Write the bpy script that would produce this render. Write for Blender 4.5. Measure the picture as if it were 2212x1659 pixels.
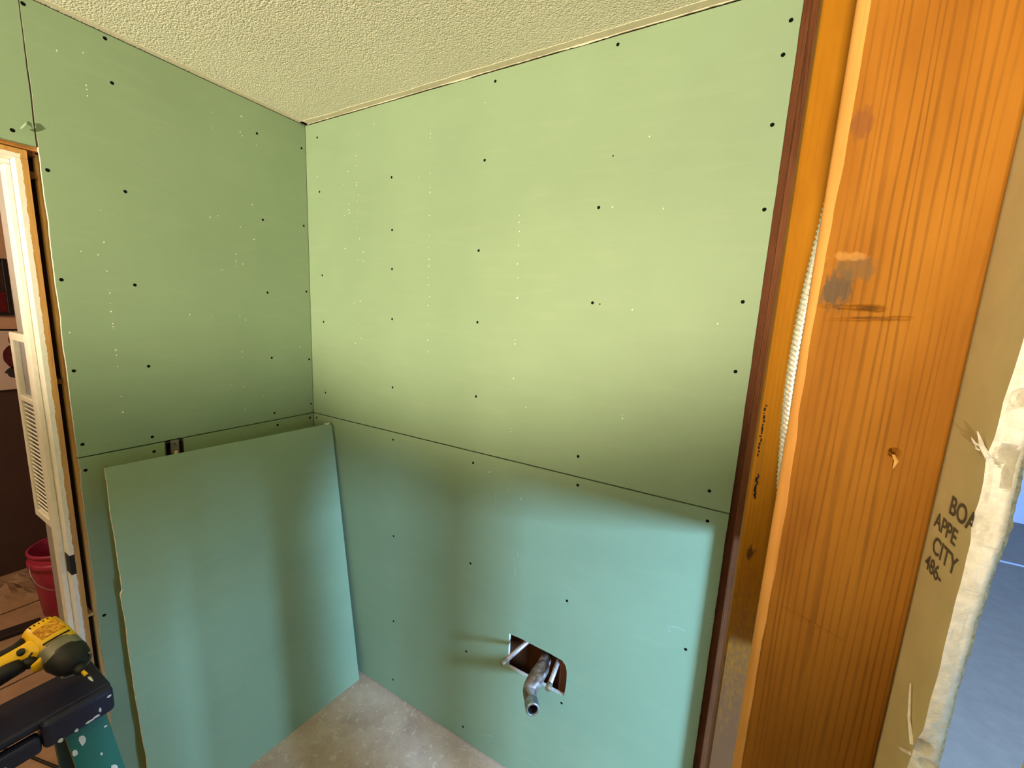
import bpy, bmesh, math, random
from mathutils import Vector, Matrix, noise

for o in list(bpy.data.objects):
    bpy.data.objects.remove(o, do_unlink=True)
scene = bpy.context.scene
C = scene.collection
RND = random.Random(7)

# ------------------------------------------------------------------ camera
FPX = 880.2176
YAW, PITCH, ROLL = 0.5066, 0.1617, 0.0498
CAM = Vector((1.6799, -1.1571, 1.6969))
F_ = Vector((-math.sin(YAW) * math.cos(PITCH), math.cos(YAW) * math.cos(PITCH), -math.sin(PITCH)))
r0 = Vector((math.cos(YAW), math.sin(YAW), 0)); u0 = r0.cross(F_)
R_ = math.cos(ROLL) * r0 + math.sin(ROLL) * u0
U_ = -math.sin(ROLL) * r0 + math.cos(ROLL) * u0
cd = bpy.data.cameras.new('camera'); cam = bpy.data.objects.new('camera', cd); C.objects.link(cam)
cd.sensor_fit = 'HORIZONTAL'; cd.sensor_width = 36.0; cd.lens = FPX / 2212 * 36.0
cd.clip_start = 0.01; cd.clip_end = 60
cam.matrix_world = Matrix(((R_.x, U_.x, -F_.x, CAM.x), (R_.y, U_.y, -F_.y, CAM.y), (R_.z, U_.z, -F_.z, CAM.z), (0, 0, 0, 1)))
scene.camera = cam
scene.cycles.max_bounces = 4; scene.cycles.diffuse_bounces = 4; scene.cycles.glossy_bounces = 2; scene.cycles.transmission_bounces = 0
scene.cycles.use_adaptive_sampling = True; scene.cycles.adaptive_threshold = 0.04; scene.cycles.use_denoising = True

# ------------------------------------------------------------------ light
vs = scene.view_settings
vs.view_transform = 'Standard'; vs.look = 'None'; vs.exposure = 0.0; vs.gamma = 1.0; vs.use_curve_mapping = False
w = bpy.data.worlds.new('sky'); scene.world = w; w.use_nodes = True
w.node_tree.nodes['Background'].inputs[0].default_value = (0.62, 0.78, 1.0, 1)
w.node_tree.nodes['Background'].inputs[1].default_value = 0.6

def area(name, loc, target, sx, sy, energy, col):
    l = bpy.data.lights.new(name, 'AREA'); l.shape = 'RECTANGLE'; l.size = sx; l.size_y = sy
    l.energy = energy; l.color = col
    o = bpy.data.objects.new(name, l); C.objects.link(o); o.location = loc
    o.rotation_euler = (Vector(target) - Vector(loc)).to_track_quat('-Z', 'Y').to_euler()
    return o
def spot(name, loc, target, size, blend, r, energy, col):
    l = bpy.data.lights.new(name, 'SPOT'); l.energy = energy; l.color = col; l.shadow_soft_size = r
    l.spot_size = math.radians(size); l.spot_blend = blend
    o = bpy.data.objects.new(name, l); C.objects.link(o); o.location = loc
    o.rotation_euler = (Vector(target) - Vector(loc)).to_track_quat('-Z', 'Y').to_euler()
    return o
def bulb(name, loc, r, energy, col):
    l = bpy.data.lights.new(name, 'POINT'); l.energy = energy; l.color = col; l.shadow_soft_size = r
    o = bpy.data.objects.new(name, l); C.objects.link(o); o.location = loc
    return o
# warm room fixture up behind the photographer, daylight from the next room's window, an added hall fill
spot('work_lamp', (1.40, -4.20, 1.40), (0.86, -1.0, 3.02), 62.6, 0.42, 0.08, 1150, (1.0, 0.82, 0.60))
area('window_daylight', (4.78, -1.43, 1.50), (1.8, -0.2, 1.0), 0.75, 0.75, 680, (0.34, 0.59, 1.0))
bulb('hall_fill', (-1.2, -1.9, 2.05), 0.10, 42, (1.0, 0.72, 0.45))  # unseen fill added to brighten the peach hall wall

# ------------------------------------------------------------------ materials
def lin(r, g, b):
    f = lambda c: ((c / 255 + 0.055) / 1.055) ** 2.4 if c > 10 else c / 255 / 12.92
    return (f(r), f(g), f(b), 1)
def nodes(name, rough=0.7, metal=0.0, spec=0.5):
    m = bpy.data.materials.new(name); m.use_nodes = True
    b = m.node_tree.nodes['Principled BSDF']
    b.inputs['Roughness'].default_value = rough; b.inputs['Metallic'].default_value = metal
    b.inputs['Specular IOR Level'].default_value = spec
    return m, m.node_tree.nodes, m.node_tree.links, b
def mapping(N, L, scale=(1, 1, 1), rot=(0, 0, 0)):
    tc = N.new('ShaderNodeTexCoord'); mp = N.new('ShaderNodeMapping')
    mp.inputs['Scale'].default_value = scale; mp.inputs['Rotation'].default_value = rot
    L.new(tc.outputs['Object'], mp.inputs[0]); return mp.outputs[0]
def ntex(N, L, vec, scale, detail=3, rough=0.5, dist=0.0):
    t = N.new('ShaderNodeTexNoise'); t.inputs['Scale'].default_value = scale
    t.inputs['Detail'].default_value = detail; t.inputs['Roughness'].default_value = rough
    t.inputs['Distortion'].default_value = dist
    L.new(vec, t.inputs['Vector']); return t.outputs['Fac']
def ramp(N, L, fac, stops):
    r = N.new('ShaderNodeValToRGB'); e = r.color_ramp.elements
    e[0].position, e[0].color = stops[0]; e[1].position, e[1].color = stops[-1]
    for p, c in stops[1:-1]:
        x = e.new(p); x.color = c
    L.new(fac, r.inputs[0]); return r.outputs[0]
def mix(N, L, fac, a, b, mode='MIX'):
    m = N.new('ShaderNodeMix'); m.data_type = 'RGBA'; m.blend_type = mode
    for s, v in ((0, fac), (6, a), (7, b)):
        if hasattr(v, 'default_value') or hasattr(v, 'is_linked'):
            L.new(v, m.inputs[s])
        else:
            m.inputs[s].default_value = v
    return m.outputs[2]
def math_(N, L, op, a, b=None, c=None, clamp=False):
    m = N.new('ShaderNodeMath'); m.operation = op; m.use_clamp = clamp
    for i, v in enumerate((a, b, c)):
        if v is None: continue
        if isinstance(v, (int, float)): m.inputs[i].default_value = v
        else: L.new(v, m.inputs[i])
    return m.outputs[0]
def bump(N, L, b, h, strength, dist):
    n = N.new('ShaderNodeBump'); n.inputs['Strength'].default_value = strength; n.inputs['Distance'].default_value = dist
    L.new(h, n.inputs['Height']); L.new(n.outputs[0], b.inputs['Normal'])
def sep(N, L):
    tc = N.new('ShaderNodeTexCoord'); s = N.new('ShaderNodeSeparateXYZ'); L.new(tc.outputs['Object'], s.inputs[0])
    return s.outputs
def simple(name, rgb, rough=0.7, metal=0.0, var=0.12, scale=30, bmp=0.0, spec=0.5):
    m, N, L, b = nodes(name, rough, metal, spec)
    v = mapping(N, L); n = ntex(N, L, v, scale, 4, 0.6)
    c = lin(*rgb)
    lo = tuple(x * (1 - var) for x in c[:3]) + (1,); hi = tuple(min(1, x * (1 + var)) for x in c[:3]) + (1,)
    L.new(ramp(N, L, n, [(0.3, lo), (0.7, hi)]), b.inputs['Base Color'])
    if bmp: bump(N, L, b, n, 0.6, bmp)
    return m

def drywall_mat(name):
    m, N, L, b = nodes(name, 0.62, 0, 0.35)
    v = mapping(N, L)
    big = ntex(N, L, v, 2.2, 3, 0.6); fine = ntex(N, L, v, 260, 1, 0.6)
    smear = ntex(N, L, mapping(N, L, (3, 3, 22)), 1.6, 4, 0.65)
    c = ramp(N, L, big, [(0.25, lin(135, 160, 127)), (0.75, lin(144, 170, 136))])
    c = mix(N, L, math_(N, L, 'MULTIPLY', ramp(N, L, smear, [(0.52, (0, 0, 0, 1)), (0.80, (1, 1, 1, 1))]), 0.16), c, lin(176, 190, 158))
    c = mix(N, L, math_(N, L, 'MULTIPLY', fine, 0.10), c, lin(104, 130, 100))
    L.new(c, b.inputs['Base Color'])
    return m
def wood_mat(name, base, dark, pale, ring=60.0, patches=None, rough=0.55, lines=0.42, axis='Z'):
    """lumber: long grain along the axis, darker late-wood lines, blotches; patches = (x, z, rx, rz) toned ellipses, grey bruise among them"""
    m, N, L, b = nodes(name, 0.75, 0, 0.15)
    st = {'Z': (1, 1, 0.035), 'X': (0.035, 1, 1), 'Y': (1, 0.035, 1)}[axis]
    v = mapping(N, L, st)
    warp = ntex(N, L, mapping(N, L, tuple(s * 1.0 for s in st)), 9, 3, 0.55)
    wv = N.new('ShaderNodeTexWave'); wv.wave_type = 'BANDS'; wv.bands_direction = 'X' if axis != 'X' else 'Y'
    wv.inputs['Scale'].default_value = ring; wv.inputs['Distortion'].default_value = 13.0
    wv.inputs['Detail'].default_value = 3.0; wv.inputs['Detail Scale'].default_value = 0.8
    L.new(v, wv.inputs['Vector']); wv.inputs['Phase Offset'].default_value = 1.3
    blot = ntex(N, L, mapping(N, L, tuple(max(s, .25) for s in st)), 14, 4, 0.6)
    fib = ntex(N, L, mapping(N, L, st), 420, 2, 0.6)
    c = ramp(N, L, blot, [(0.30, lin(*dark)), (0.5, lin(*base)), (0.78, lin(*pale))])
    g = ramp(N, L, wv.outputs['Fac'], [(0.66, (0, 0, 0, 1)), (0.97, (1, 1, 1, 1))])
    brk = ramp(N, L, ntex(N, L, mapping(N, L, (1, 1, 0.16)), 26, 4, 0.7), [(0.36, (0, 0, 0, 1)), (0.66, (1, 1, 1, 1))])
    g = math_(N, L, 'MULTIPLY', math_(N, L, 'MULTIPLY', g, brk), lines * 1.5, clamp=True)
    c = mix(N, L, g, c, tuple(x * 0.45 for x in lin(*dark)[:3]) + (1,))
    c = mix(N, L, math_(N, L, 'MULTIPLY', fib, 0.28), c, lin(*dark))
    if patches:
        xyz = sep(N, L)
        for (sx, sz, rx, rz, col, amt) in patches:
            dx = math_(N, L, 'DIVIDE', math_(N, L, 'SUBTRACT', xyz[0], sx), rx)
            dz = math_(N, L, 'DIVIDE', math_(N, L, 'SUBTRACT', xyz[2], sz), rz)
            d = math_(N, L, 'SQRT', math_(N, L, 'ADD', math_(N, L, 'MULTIPLY', dx, dx), math_(N, L, 'MULTIPLY', dz, dz)))
            nn = ntex(N, L, mapping(N, L, (1, 1, 0.45)), 170, 3, 0.6)
            d = math_(N, L, 'ADD', d, math_(N, L, 'MULTIPLY', math_(N, L, 'SUBTRACT', nn, 0.5), 0.9 if rz > .3 else 2.6 if rz > .0025 else 0.4))
            f = ramp(N, L, d, [(0.55, (1, 1, 1, 1)), (1.15, (0, 0, 0, 1))])
            c = mix(N, L, math_(N, L, 'MULTIPLY', f, amt), c, lin(*col))
    L.new(c, b.inputs['Base Color'])
    bump(N, L, b, fib, 0.4, 0.0003)
    return m

M = {}
M['green'] = drywall_mat('green_board_paper')
M['gypsum'] = simple('gypsum_core', (214, 210, 196), 0.95, var=0.14, scale=140, bmp=0.0006, spec=0.1)
M['nick'] = simple('bared_gypsum', (236, 240, 222), 0.9)
M['screw'] = simple('black_phosphate', (9, 9, 8), 0.85, 0.0, spec=0.1)
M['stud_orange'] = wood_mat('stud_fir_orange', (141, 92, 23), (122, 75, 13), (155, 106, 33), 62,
    patches=[(1.7335, 1.728, .009, .016, (70, 64, 52), .8), (1.742, 1.7425, .014, .008, (98, 76, 46), .7), (1.738, 1.7505, .010, .003, (176, 130, 70), .45), (1.754, 1.7153, .009, .0016, (66, 42, 20), .75), (1.757, 1.7086, .016, .0010, (84, 52, 24), .6),
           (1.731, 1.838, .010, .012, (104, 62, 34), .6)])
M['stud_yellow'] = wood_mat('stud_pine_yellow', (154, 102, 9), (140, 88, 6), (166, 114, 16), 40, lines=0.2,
    patches=[(1.735, 0.62, 0.25, 0.70, (96, 70, 54), .75), (1.7335, 1.335, .006, .012, (54, 36, 20), .8), (1.728, 1.49, .006, .05, (130, 92, 20), .5)])  # first ellipse: grey-brown tone over the lower stretch of the stud
M['wane'] = wood_mat('wane_pale', (190, 140, 74), (170, 116, 52), (206, 164, 104), 60, lines=0.15)
M['stud_brown'] = wood_mat('stud_brown', (104, 62, 34), (78, 44, 22), (124, 80, 52), 60, lines=0.5)
M['stud_dark'] = wood_mat('framing_brown', (112, 66, 38), (80, 46, 28), (130, 84, 54), 60)
M['pine'] = wood_mat('bare_pine', (206, 164, 96), (178, 134, 70), (216, 178, 116), 50, lines=0.3)
M['header'] = wood_mat('header_pine', (186, 134, 70), (150, 96, 48), (204, 160, 96), 50, axis='Y')
M['white_paint'] = simple('white_gloss_paint', (232, 230, 216), 0.4, var=0.05, scale=60, bmp=0.0006)
M['grey_paint'] = simple('grey_hall_paint', (150, 144, 136), 0.8, var=0.06)
M['tan_paper'] = simple('tan_board_paper', (196, 184, 136), 0.8, var=0.10, scale=18)
M['ink'] = simple('grey_stamp_ink', (84, 74, 56), 0.9)
M['fuzz'] = simple('torn_brown_paper', (206, 190, 152), 0.95, var=0.4, scale=300)
M['dark'] = simple('cavity_dark', (34, 24, 18), 0.95)
M['smooth_plaster'] = simple('smooth_plaster', (214, 208, 182), 0.85, var=0.05, scale=50, bmp=0.0008)

def ceiling_mat():
    m, N, L, b = nodes('sprayed_ceiling', 0.9, 0, 0.2)
    v = mapping(N, L)
    a = ntex(N, L, v, 270, 1, 0.5); h2 = ntex(N, L, v, 120, 0, 0.5)
    big = ntex(N, L, v, 2, 0, 0.5)
    L.new(ramp(N, L, big, [(0.3, lin(222, 220, 200)), (0.7, lin(229, 227, 207))]), b.inputs['Base Color'])
    vo = N.new('ShaderNodeTexVoronoi'); vo.feature = 'F1'; vo.inputs['Scale'].default_value = 210
    jit = N.new('ShaderNodeVectorMath'); jit.operation = 'ADD'; L.new(v, jit.inputs[0])
    nv = N.new('ShaderNodeTexNoise'); nv.inputs['Scale'].default_value = 140; L.new(v, nv.inputs['Vector'])
    sc = N.new('ShaderNodeVectorMath'); sc.operation = 'SCALE'; sc.inputs['Scale'].default_value = 0.006; L.new(nv.outputs['Color'], sc.inputs[0]); L.new(sc.outputs[0], jit.inputs[1])
    L.new(jit.outputs[0], vo.inputs['Vector'])
    hv = math_(N, L, 'SUBTRACT', 1.0, vo.outputs['Distance'])
    h = math_(N, L, 'ADD', math_(N, L, 'MULTIPLY', hv, 1.1), math_(N, L, 'MULTIPLY', math_(N, L, 'ADD', a, h2), 0.5))
    bump(N, L, b, h, 0.6, 0.0036)
    return m
M['ceiling'] = ceiling_mat()
def concrete_mat():
    m, N, L, b = nodes('bare_concrete', 0.85, 0, 0.3)
    v = mapping(N, L)
    a = ntex(N, L, v, 7, 5, 0.65); s = ntex(N, L, v, 34, 4, 0.7, 0.6); f = ntex(N, L, v, 160, 3, 0.6)
    c = ramp(N, L, a, [(0.30, lin(176, 150, 128)), (0.55, lin(198, 174, 150)), (0.75, lin(210, 190, 168))])
    c = mix(N, L, ramp(N, L, s, [(0.56, (0, 0, 0, 1)), (0.70, (.75, .75, .75, 1))]), c, lin(228, 216, 198))
    c = mix(N, L, ramp(N, L, f, [(0.30, (.55, .55, .55, 1)), (0.42, (0, 0, 0, 1))]), c, lin(134, 118, 106))
    L.new(c, b.inputs['Base Color']); bump(N, L, b, f, 0.4, 0.001)
    return m
M['concrete'] = concrete_mat()
M['kraft'] = simple('brown_floor_paper', (172, 138, 110), 0.85, var=0.15, scale=9, bmp=0.004)
M['blue_floor'] = simple('blue_grey_floor', (128, 116, 104), 0.55, var=0.10, scale=14)
M['lavender'] = simple('pale_lavender_wall', (206, 212, 236), 0.8, var=0.03)
M['peach'] = simple('peach_wall', (226, 178, 142), 0.85, var=0.04, scale=5)
M['brown_wall'] = simple('brown_wall', (82, 56, 46), 0.85, var=0.06, scale=5)

# ------------------------------------------------------------------ helpers
def link(name, me, mats, parent=None):
    o = bpy.data.objects.new(name, me); C.objects.link(o)
    if mats is not None:
        for m in (mats if isinstance(mats, (list, tuple)) else [mats]): me.materials.append(m)
    if parent is not None:
        o.parent = parent
        o.matrix_parent_inverse = Matrix.Translation(-world_loc(parent))
    return o
def world_loc(o):
    return o.location.copy() if o.parent is None else Vector((0, 0, 0))
def obj(name, bm, mats, parent=None, smooth=False):
    bmesh.ops.recalc_face_normals(bm, faces=bm.faces)
    me = bpy.data.meshes.new(name); bm.to_mesh(me); bm.free()
    if smooth:
        for p in me.polygons: p.use_smooth = True
    return link(name, me, mats, parent)
def thing(name, label, cat, loc=(0, 0, 0), group=None):
    o = bpy.data.objects.new(name, None); C.objects.link(o); o.location = loc
    o.empty_display_size = 0.05
    return tag(o, label, cat, group)
def tag(o, label, cat, group=None):
    o['label'] = label; o['category'] = cat
    if group: o['group'] = group
    return o
def struct(o, label=None):
    o['kind'] = 'structure'
    if label: o['label'] = label
    return o
def root(name, loc=(0, 0, 0), label=None):
    o = bpy.data.objects.new(name, None); C.objects.link(o); o.location = loc; o.empty_display_size = 0.05
    return struct(o, label)
def box(x0, x1, y0, y1, z0, z1, bm=None, bev=0.0, seg=2):
    bm = bm or bmesh.new()
    vs_ = [bm.verts.new((x, y, z)) for x in (x0, x1) for y in (y0, y1) for z in (z0, z1)]
    fs = [bm.faces.new([vs_[i] for i in f]) for f in ((0, 1, 3, 2), (4, 6, 7, 5), (0, 4, 5, 1), (2, 3, 7, 6), (0, 2, 6, 4), (1, 5, 7, 3))]
    bmesh.ops.recalc_face_normals(bm, faces=fs)
    if bev:
        es = set(e for f in fs for e in f.edges)
        bmesh.ops.bevel(bm, geom=list(es), offset=bev, segments=seg, affect='EDGES', profile=0.5)
    return bm
def tube(pts, rad, n=12, bm=None, caps=True):
    bm = bm or bmesh.new()
    pts = [Vector(p) for p in pts]
    rads = rad if isinstance(rad, (list, tuple)) else [rad] * len(pts)
    rings = []; up = None
    for i, p in enumerate(pts):
        t = (pts[min(i + 1, len(pts) - 1)] - pts[max(i - 1, 0)])
        if t.length < 1e-9: t = rings and last or Vector((0, 0, 1))
        t.normalize(); last = t
        if up is None:
            up = Vector((0, 0, 1)) if abs(t.z) < 0.9 else Vector((1, 0, 0))
        s = t.cross(up).normalized(); up = s.cross(t).normalized()
        rings.append([bm.verts.new(p + (s * math.cos(a) + up * math.sin(a)) * rads[i]) for a in [2 * math.pi * k / n for k in range(n)]])
    for a, b_ in zip(rings, rings[1:]):
        for k in range(n): bm.faces.new((a[k], a[(k + 1) % n], b_[(k + 1) % n], b_[k]))
    if caps:
        bm.faces.new(rings[0][::-1]); bm.faces.new(rings[-1])
    return bm
def smoothpath(pts, n=8):
    pts = [Vector(p) for p in pts]; out = []
    P = [pts[0]] + pts + [pts[-1]]
    for i in range(1, len(P) - 2):
        for k in range(n):
            t = k / n
            a, b_, c, d = P[i - 1], P[i], P[i + 1], P[i + 2]
            out.append(0.5 * ((2 * b_) + (c - a) * t + (2 * a - 5 * b_ + 4 * c - d) * t * t + (3 * b_ - a - 3 * c + d) * t ** 3))
    out.append(pts[-1]); return out
def wob(x, s=0.0, f=30.0):
    return noise.noise(Vector((x * f, s, 3.1)))
def jag(p, q, amp, step=0.012, seed=0.0):
    """a cut edge from p to q (2D) that wanders a little"""
    p, q = Vector(p), Vector(q); d = q - p; L_ = d.length; n = max(1, int(L_ / step)); nrm = Vector((-d.y, d.x)) / L_
    out = []
    for i in range(n):
        t = i / n; k = 0 if i == 0 else 1
        out.append(p + d * t + nrm * amp * k * (wob(t * L_, seed, 12) + 0.5 * wob(t * L_, seed + 9, 70)))
    return out
def panel(name, outline, frame, thick, mats, parent, holes=()):
    """board from a 2D outline; frame = (origin, u, v, n): face at origin, body behind it (-n); cut sides take mats[1]"""
    o_, u, v, n = [Vector(a) for a in frame]
    bm = bmesh.new(); es = []
    for loop in [outline] + list(holes):
        vv = [bm.verts.new(o_ + u * a[0] + v * a[1]) for a in loop]
        es += [bm.edges.new((vv[i], vv[(i + 1) % len(vv)])) for i in range(len(vv))]
    bmesh.ops.triangle_fill(bm, edges=es, use_beauty=True, use_dissolve=False)
    # cut the long slivers of the fill into a grid
    for ax_, k in ((u, 0), (v, 1)):
        lo = min(p[k] for p in outline); hi = max(p[k] for p in outline); c_ = lo + 0.012
        while c_ < hi:
            bmesh.ops.bisect_plane(bm, geom=bm.verts[:] + bm.edges[:] + bm.faces[:], plane_co=o_ + ax_ * c_, plane_no=ax_, dist=1e-6)
            c_ += 0.07 if c_ + 0.09 < hi else max(0.004, hi - 0.012 - c_)
            if c_ >= hi - 0.011: break
    bmesh.ops.triangulate(bm, faces=bm.faces[:])
    for f in bm.faces:
        f.normal_update()
        if f.normal.dot(n) < 0: f.normal_flip()
    front = list(bm.faces)
    r = bmesh.ops.extrude_face_region(bm, geom=front)
    vn = [g for g in r['geom'] if isinstance(g, bmesh.types.BMVert)]
    bmesh.ops.translate(bm, verts=vn, vec=-n * thick)
    vlo = min(p[1] for p in outline); vhi = max(p[1] for p in outline)
    bmesh.ops.recalc_face_normals(bm, faces=bm.faces)
    for f in bm.faces:
        cv = (f.calc_center_median() - o_).dot(v)
        factory = abs(f.normal.dot(v)) > 0.9 and min(abs(cv - vlo), abs(cv - vhi)) < 0.003   # paper-wrapped long edges
        f.material_index = 0 if factory or abs(f.normal.dot(n)) > 0.9 else 1
    me = bpy.data.meshes.new(name); bm.to_mesh(me); bm.free()
    return link(name, me, mats, parent)
def rect(a0, a1, b0, b1, amp=0.0, seed=0.0, step=0.012, sides='brtl'):
    c = [(a0, b0), (a1, b0), (a1, b1), (a0, b1)]; out = []
    for i, s in enumerate('brtl'):
        out += jag(c[i], c[(i + 1) % 4], amp if s in sides else 0.0, step if s in sides else 9, seed + i * 5)
    return out

screw_mesh = None
def make_screw_mesh():
    bm = bmesh.new(); n = 10
    prof = [(0.0048, 0.0), (0.0042, 0.00045), (0.0022, 0.00025)]
    rings = [[bm.verts.new((r * math.cos(2 * math.pi * k / n), r * math.sin(2 * math.pi * k / n), z)) for k in range(n)] for r, z in prof]
    for a, b_ in zip(rings, rings[1:]):
        for k in range(n): bm.faces.new((a[k], a[(k + 1) % n], b_[(k + 1) % n], b_[k]))
    bm.faces.new(rings[-1])
    me = bpy.data.meshes.new('screw'); bm.to_mesh(me); bm.free(); me.materials.append(M['screw']); return me
screw_mesh = make_screw_mesh()
def screw(loc, n, parent, s=1.0):
    o = bpy.data.objects.new('screw', screw_mesh); C.objects.link(o)
    o.parent = parent
    q = Vector(n).to_track_quat('Z', 'Y')
    o.location = Vector(loc); o.rotation_euler = q.to_euler(); o.scale = (s, s, 1)
    return o
def nicks(name, pts, frame, parent):
    """pin-prick scuffs where the paper is scraped through to the white core"""
    o_, u, v, n = [Vector(a) for a in frame]; bm = bmesh.new()
    for i, (a, b_) in enumerate(pts):
        r = 0.0012 + 0.0009 * RND.random(); k = 6
        cen = o_ + u * a + v * b_ + n * 0.0005
        ring = [bm.verts.new(o_ + u * (a + r * math.cos(2 * math.pi * j / k) * (0.7 + .6 * RND.random())) + v * (b_ + 1.3 * r * math.sin(2 * math.pi * j / k) * (0.7 + .6 * RND.random())) + n * 0.0001) for j in range(k)]
        c0 = bm.verts.new(cen)
        for j in range(k): bm.faces.new((ring[j], ring[(j + 1) % k], c0))
    o = obj(name, bm, M['nick'], parent); o['kind'] = 'stuff'; return o

H = 2.44
# ================================================================== SETTING: bathroom
bm = bmesh.new()
box(-0.02, 1.82, -4.6, 0.02, -0.10, 0.0, bm)
floor = struct(obj('floor', bm, M['concrete']), 'bare grey concrete floor with paint splatter')
# ceiling and the smooth band along the walls
ceil = struct(obj('ceiling', box(-0.13, 1.82, -4.62, 0.12, H, H + 0.05), M['ceiling']), 'cream sprayed texture ceiling')
def band(name, pts_outer, pts_inner, z):
    bm = bmesh.new()
    a = [bm.verts.new((p[0], p[1], z)) for p in pts_outer]; b_ = [bm.verts.new((p[0], p[1], z)) for p in pts_inner]
    for i in range(len(a) - 1): bm.faces.new((a[i], a[i + 1], b_[i + 1], b_[i]))
    r = bmesh.ops.extrude_face_region(bm, geom=list(bm.faces))
    bmesh.ops.translate(bm, verts=[g for g in r['geom'] if isinstance(g, bmesh.types.BMVert)], vec=(0, 0, 0.0016))
    return obj(name, bm, M['smooth_plaster'], ceil)
ys = [-1.6 + 0.02 * i for i in range(81)]
band('edge_band', [(0.0, y) for y in ys], [(0.021 + 0.006 * wob(y, 1, 8) + 0.002 * wob(y, 1, 60), y) for y in ys], H - 0.0012)
xs = [0.0 + 0.02 * i for i in range(87)]
band('edge_band', [(x, 0.0) for x in xs], [(x, -0.024 - 0.006 * wob(x, 2, 8) - 0.002 * wob(x, 2, 60)) for x in xs], H - 0.0012)
# ragged lip of old plaster hanging over the board along the right wall
bm = bmesh.new()
prev = None
for i in range(150):
    x = 0.02 + i * 0.0112
    dz = max(-0.0012, -0.0002 + 0.0042 * wob(x, 4, 7) + 0.0024 * wob(x, 4, 60)) if x > 0.08 else -0.001
    dy = 0.0035 + 0.0015 * wob(x, 6, 20)
    cur = [bm.verts.new((x, -0.0002, H - 0.002)), bm.verts.new((x, -dy, H - 0.002)), bm.verts.new((x, -dy * .7, H - 0.004 - dz)), bm.verts.new((x, -0.0002, H - 0.004 - dz * .8))]
    if prev:
        for k in range(4): bm.faces.new((prev[k], prev[(k + 1) % 4], cur[(k + 1) % 4], cur[k]))
    else: bm.faces.new(cur)
    prev = cur
bm.faces.new(prev[::-1])
obj('plaster_lip', bm, M['smooth_plaster'], ceil)

# ---- left wall (plane x = 0)
WL = root('wall_left', (0, 0, 0), 'left wall of green moisture-resistant drywall beside the doorway')
FL = ((0, 0, 0), (0, 1, 0), (0, 0, 1), (1, 0, 0))
GM = [M['green'], M['gypsum']]
up_l = panel('drywall_panel', rect(-0.770, -0.001, 1.2215, 2.4345, 0.0022, 1, 0.015, 'l') , FL, 0.0127, GM, WL)
# lower panel with the switch box notch in its top edge
c = [(-0.772, 0.004), (-0.0010, 0.004), (-0.0010, 1.2175), (-0.507, 1.2175), (-0.506, 1.112), (-0.562, 1.112), (-0.560, 1.2175), (-0.770, 1.2175)]
out = []
for i in range(len(c)):
    out += jag(c[i], c[(i + 1) % len(c)], 0.0035 if i == 7 else (0.0012 if 2 < i < 6 else 0.0004), 0.012, 40 + i)
lo_l = panel('drywall_panel', out, FL, 0.0127, GM, WL)
ov_l = panel('drywall_panel', jag((-2.2, 2.079), (-0.774, 2.079), 0.004, 0.012, 60) + jag((-0.774, 2.079), (-0.7725, 2.4345), 0.0008, 0.02, 61) + [Vector((-0.7725, 2.4345)), Vector((-2.2, 2.4345))], FL, 0.0127, GM, WL)
# torn paper curl on the seam over the doorway
bm = bmesh.new()
prev = None
for i in range(9):
    t = i / 8; y = -0.7775 - 0.022 * t; z = 2.128 - 0.012 * t + 0.006 * math.sin(t * 4); wd = 0.006 * (1 - t * .6); x = 0.002 + 0.010 * math.sin(t * 2.6)
    cur = (bm.verts.new((x, y, z + wd)), bm.verts.new((x + 0.003, y, z - wd)))
    if prev: bm.faces.new((prev[0], prev[1], cur[1], cur[0]))
    prev = cur
pc = obj('paper_curl', bm, M['green'], WL); pc.modifiers.new('thick', 'SOLIDIFY').thickness = 0.0008
# small torn scraps at the seam by the corner
for (y, z, a) in ((-0.012, 1.232, .7), (-0.052, 1.221, -.6)):
    bm = tube([(0.001, y - .010, z - .006 * a), (0.006, y, z + .002), (0.003, y + .010, z + .008 * a)], [0.0012, 0.0022, 0.0008], 5)
    obj('paper_curl', bm, M['green'], WL)
for y0, m in ((-0.0510, 'stud_dark'), (-0.2130, 'stud_dark'), (-0.6140, 'stud_dark')):
    obj('stud', box(-0.1015, -0.0130, y0, y0 + 0.038, 0.04, 2.40, None, 0.003, 1), M[m], WL)
obj('trimmer_stud', box(-0.1015, -0.0310, -0.7765, -0.7415, 0.001, 2.062, None, 0.003, 1), M['stud_dark'], WL)  # dark wood puts the shade of the jamb gap into the colour
obj('trimmer_edge', box(-0.0308, -0.0130, -0.7775, -0.7415, 0.001, 2.062, None, 0.002, 1), M['pine'], WL)  # front edge of the trimmer, split off to stay pale
obj('header_beam', box(-0.1015, -0.0130, -2.2, -0.7415, 2.066, 2.20, None, 0.003, 1), M['header'], WL)
obj('back_board', box(-0.1150, -0.1020, -0.7795, 0.1147, 0.001, 2.4395), M['grey_paint'], WL)
obj('back_board', box(-0.1150, -0.1020, -2.2, -0.7800, 2.07, 2.43), M['grey_paint'], WL)
SL = [(-.765,2.416),(-.612,2.422),(-.606,2.31),(-.812,2.104),(-.7585,2.026),(-.6,2.015),(-.7585,1.739),(-.599,1.739),(-.7565,1.481),(-.584,1.481),(-.7575,1.259),(-.592,1.243),(-.198,2.331),(-.019,2.343),(-.191,2.024),(-.02,2.037),(-.186,1.747),(-.017,1.764),(-.181,1.484),(-.014,1.467),(-.18,1.25),(-.012,1.263)]
for (y, z) in SL: screw((0, y, z), (1, 0, 0), ov_l if y < -0.78 else up_l, 1.0 if y < -.5 else .9)
for (y, z) in [(-.758,1.178),(-.591,1.192),(-.757,.687),(-.169,1.196),(-.019,1.199)]: screw((0, y, z), (1, 0, 0), lo_l, 1.0)
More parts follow.
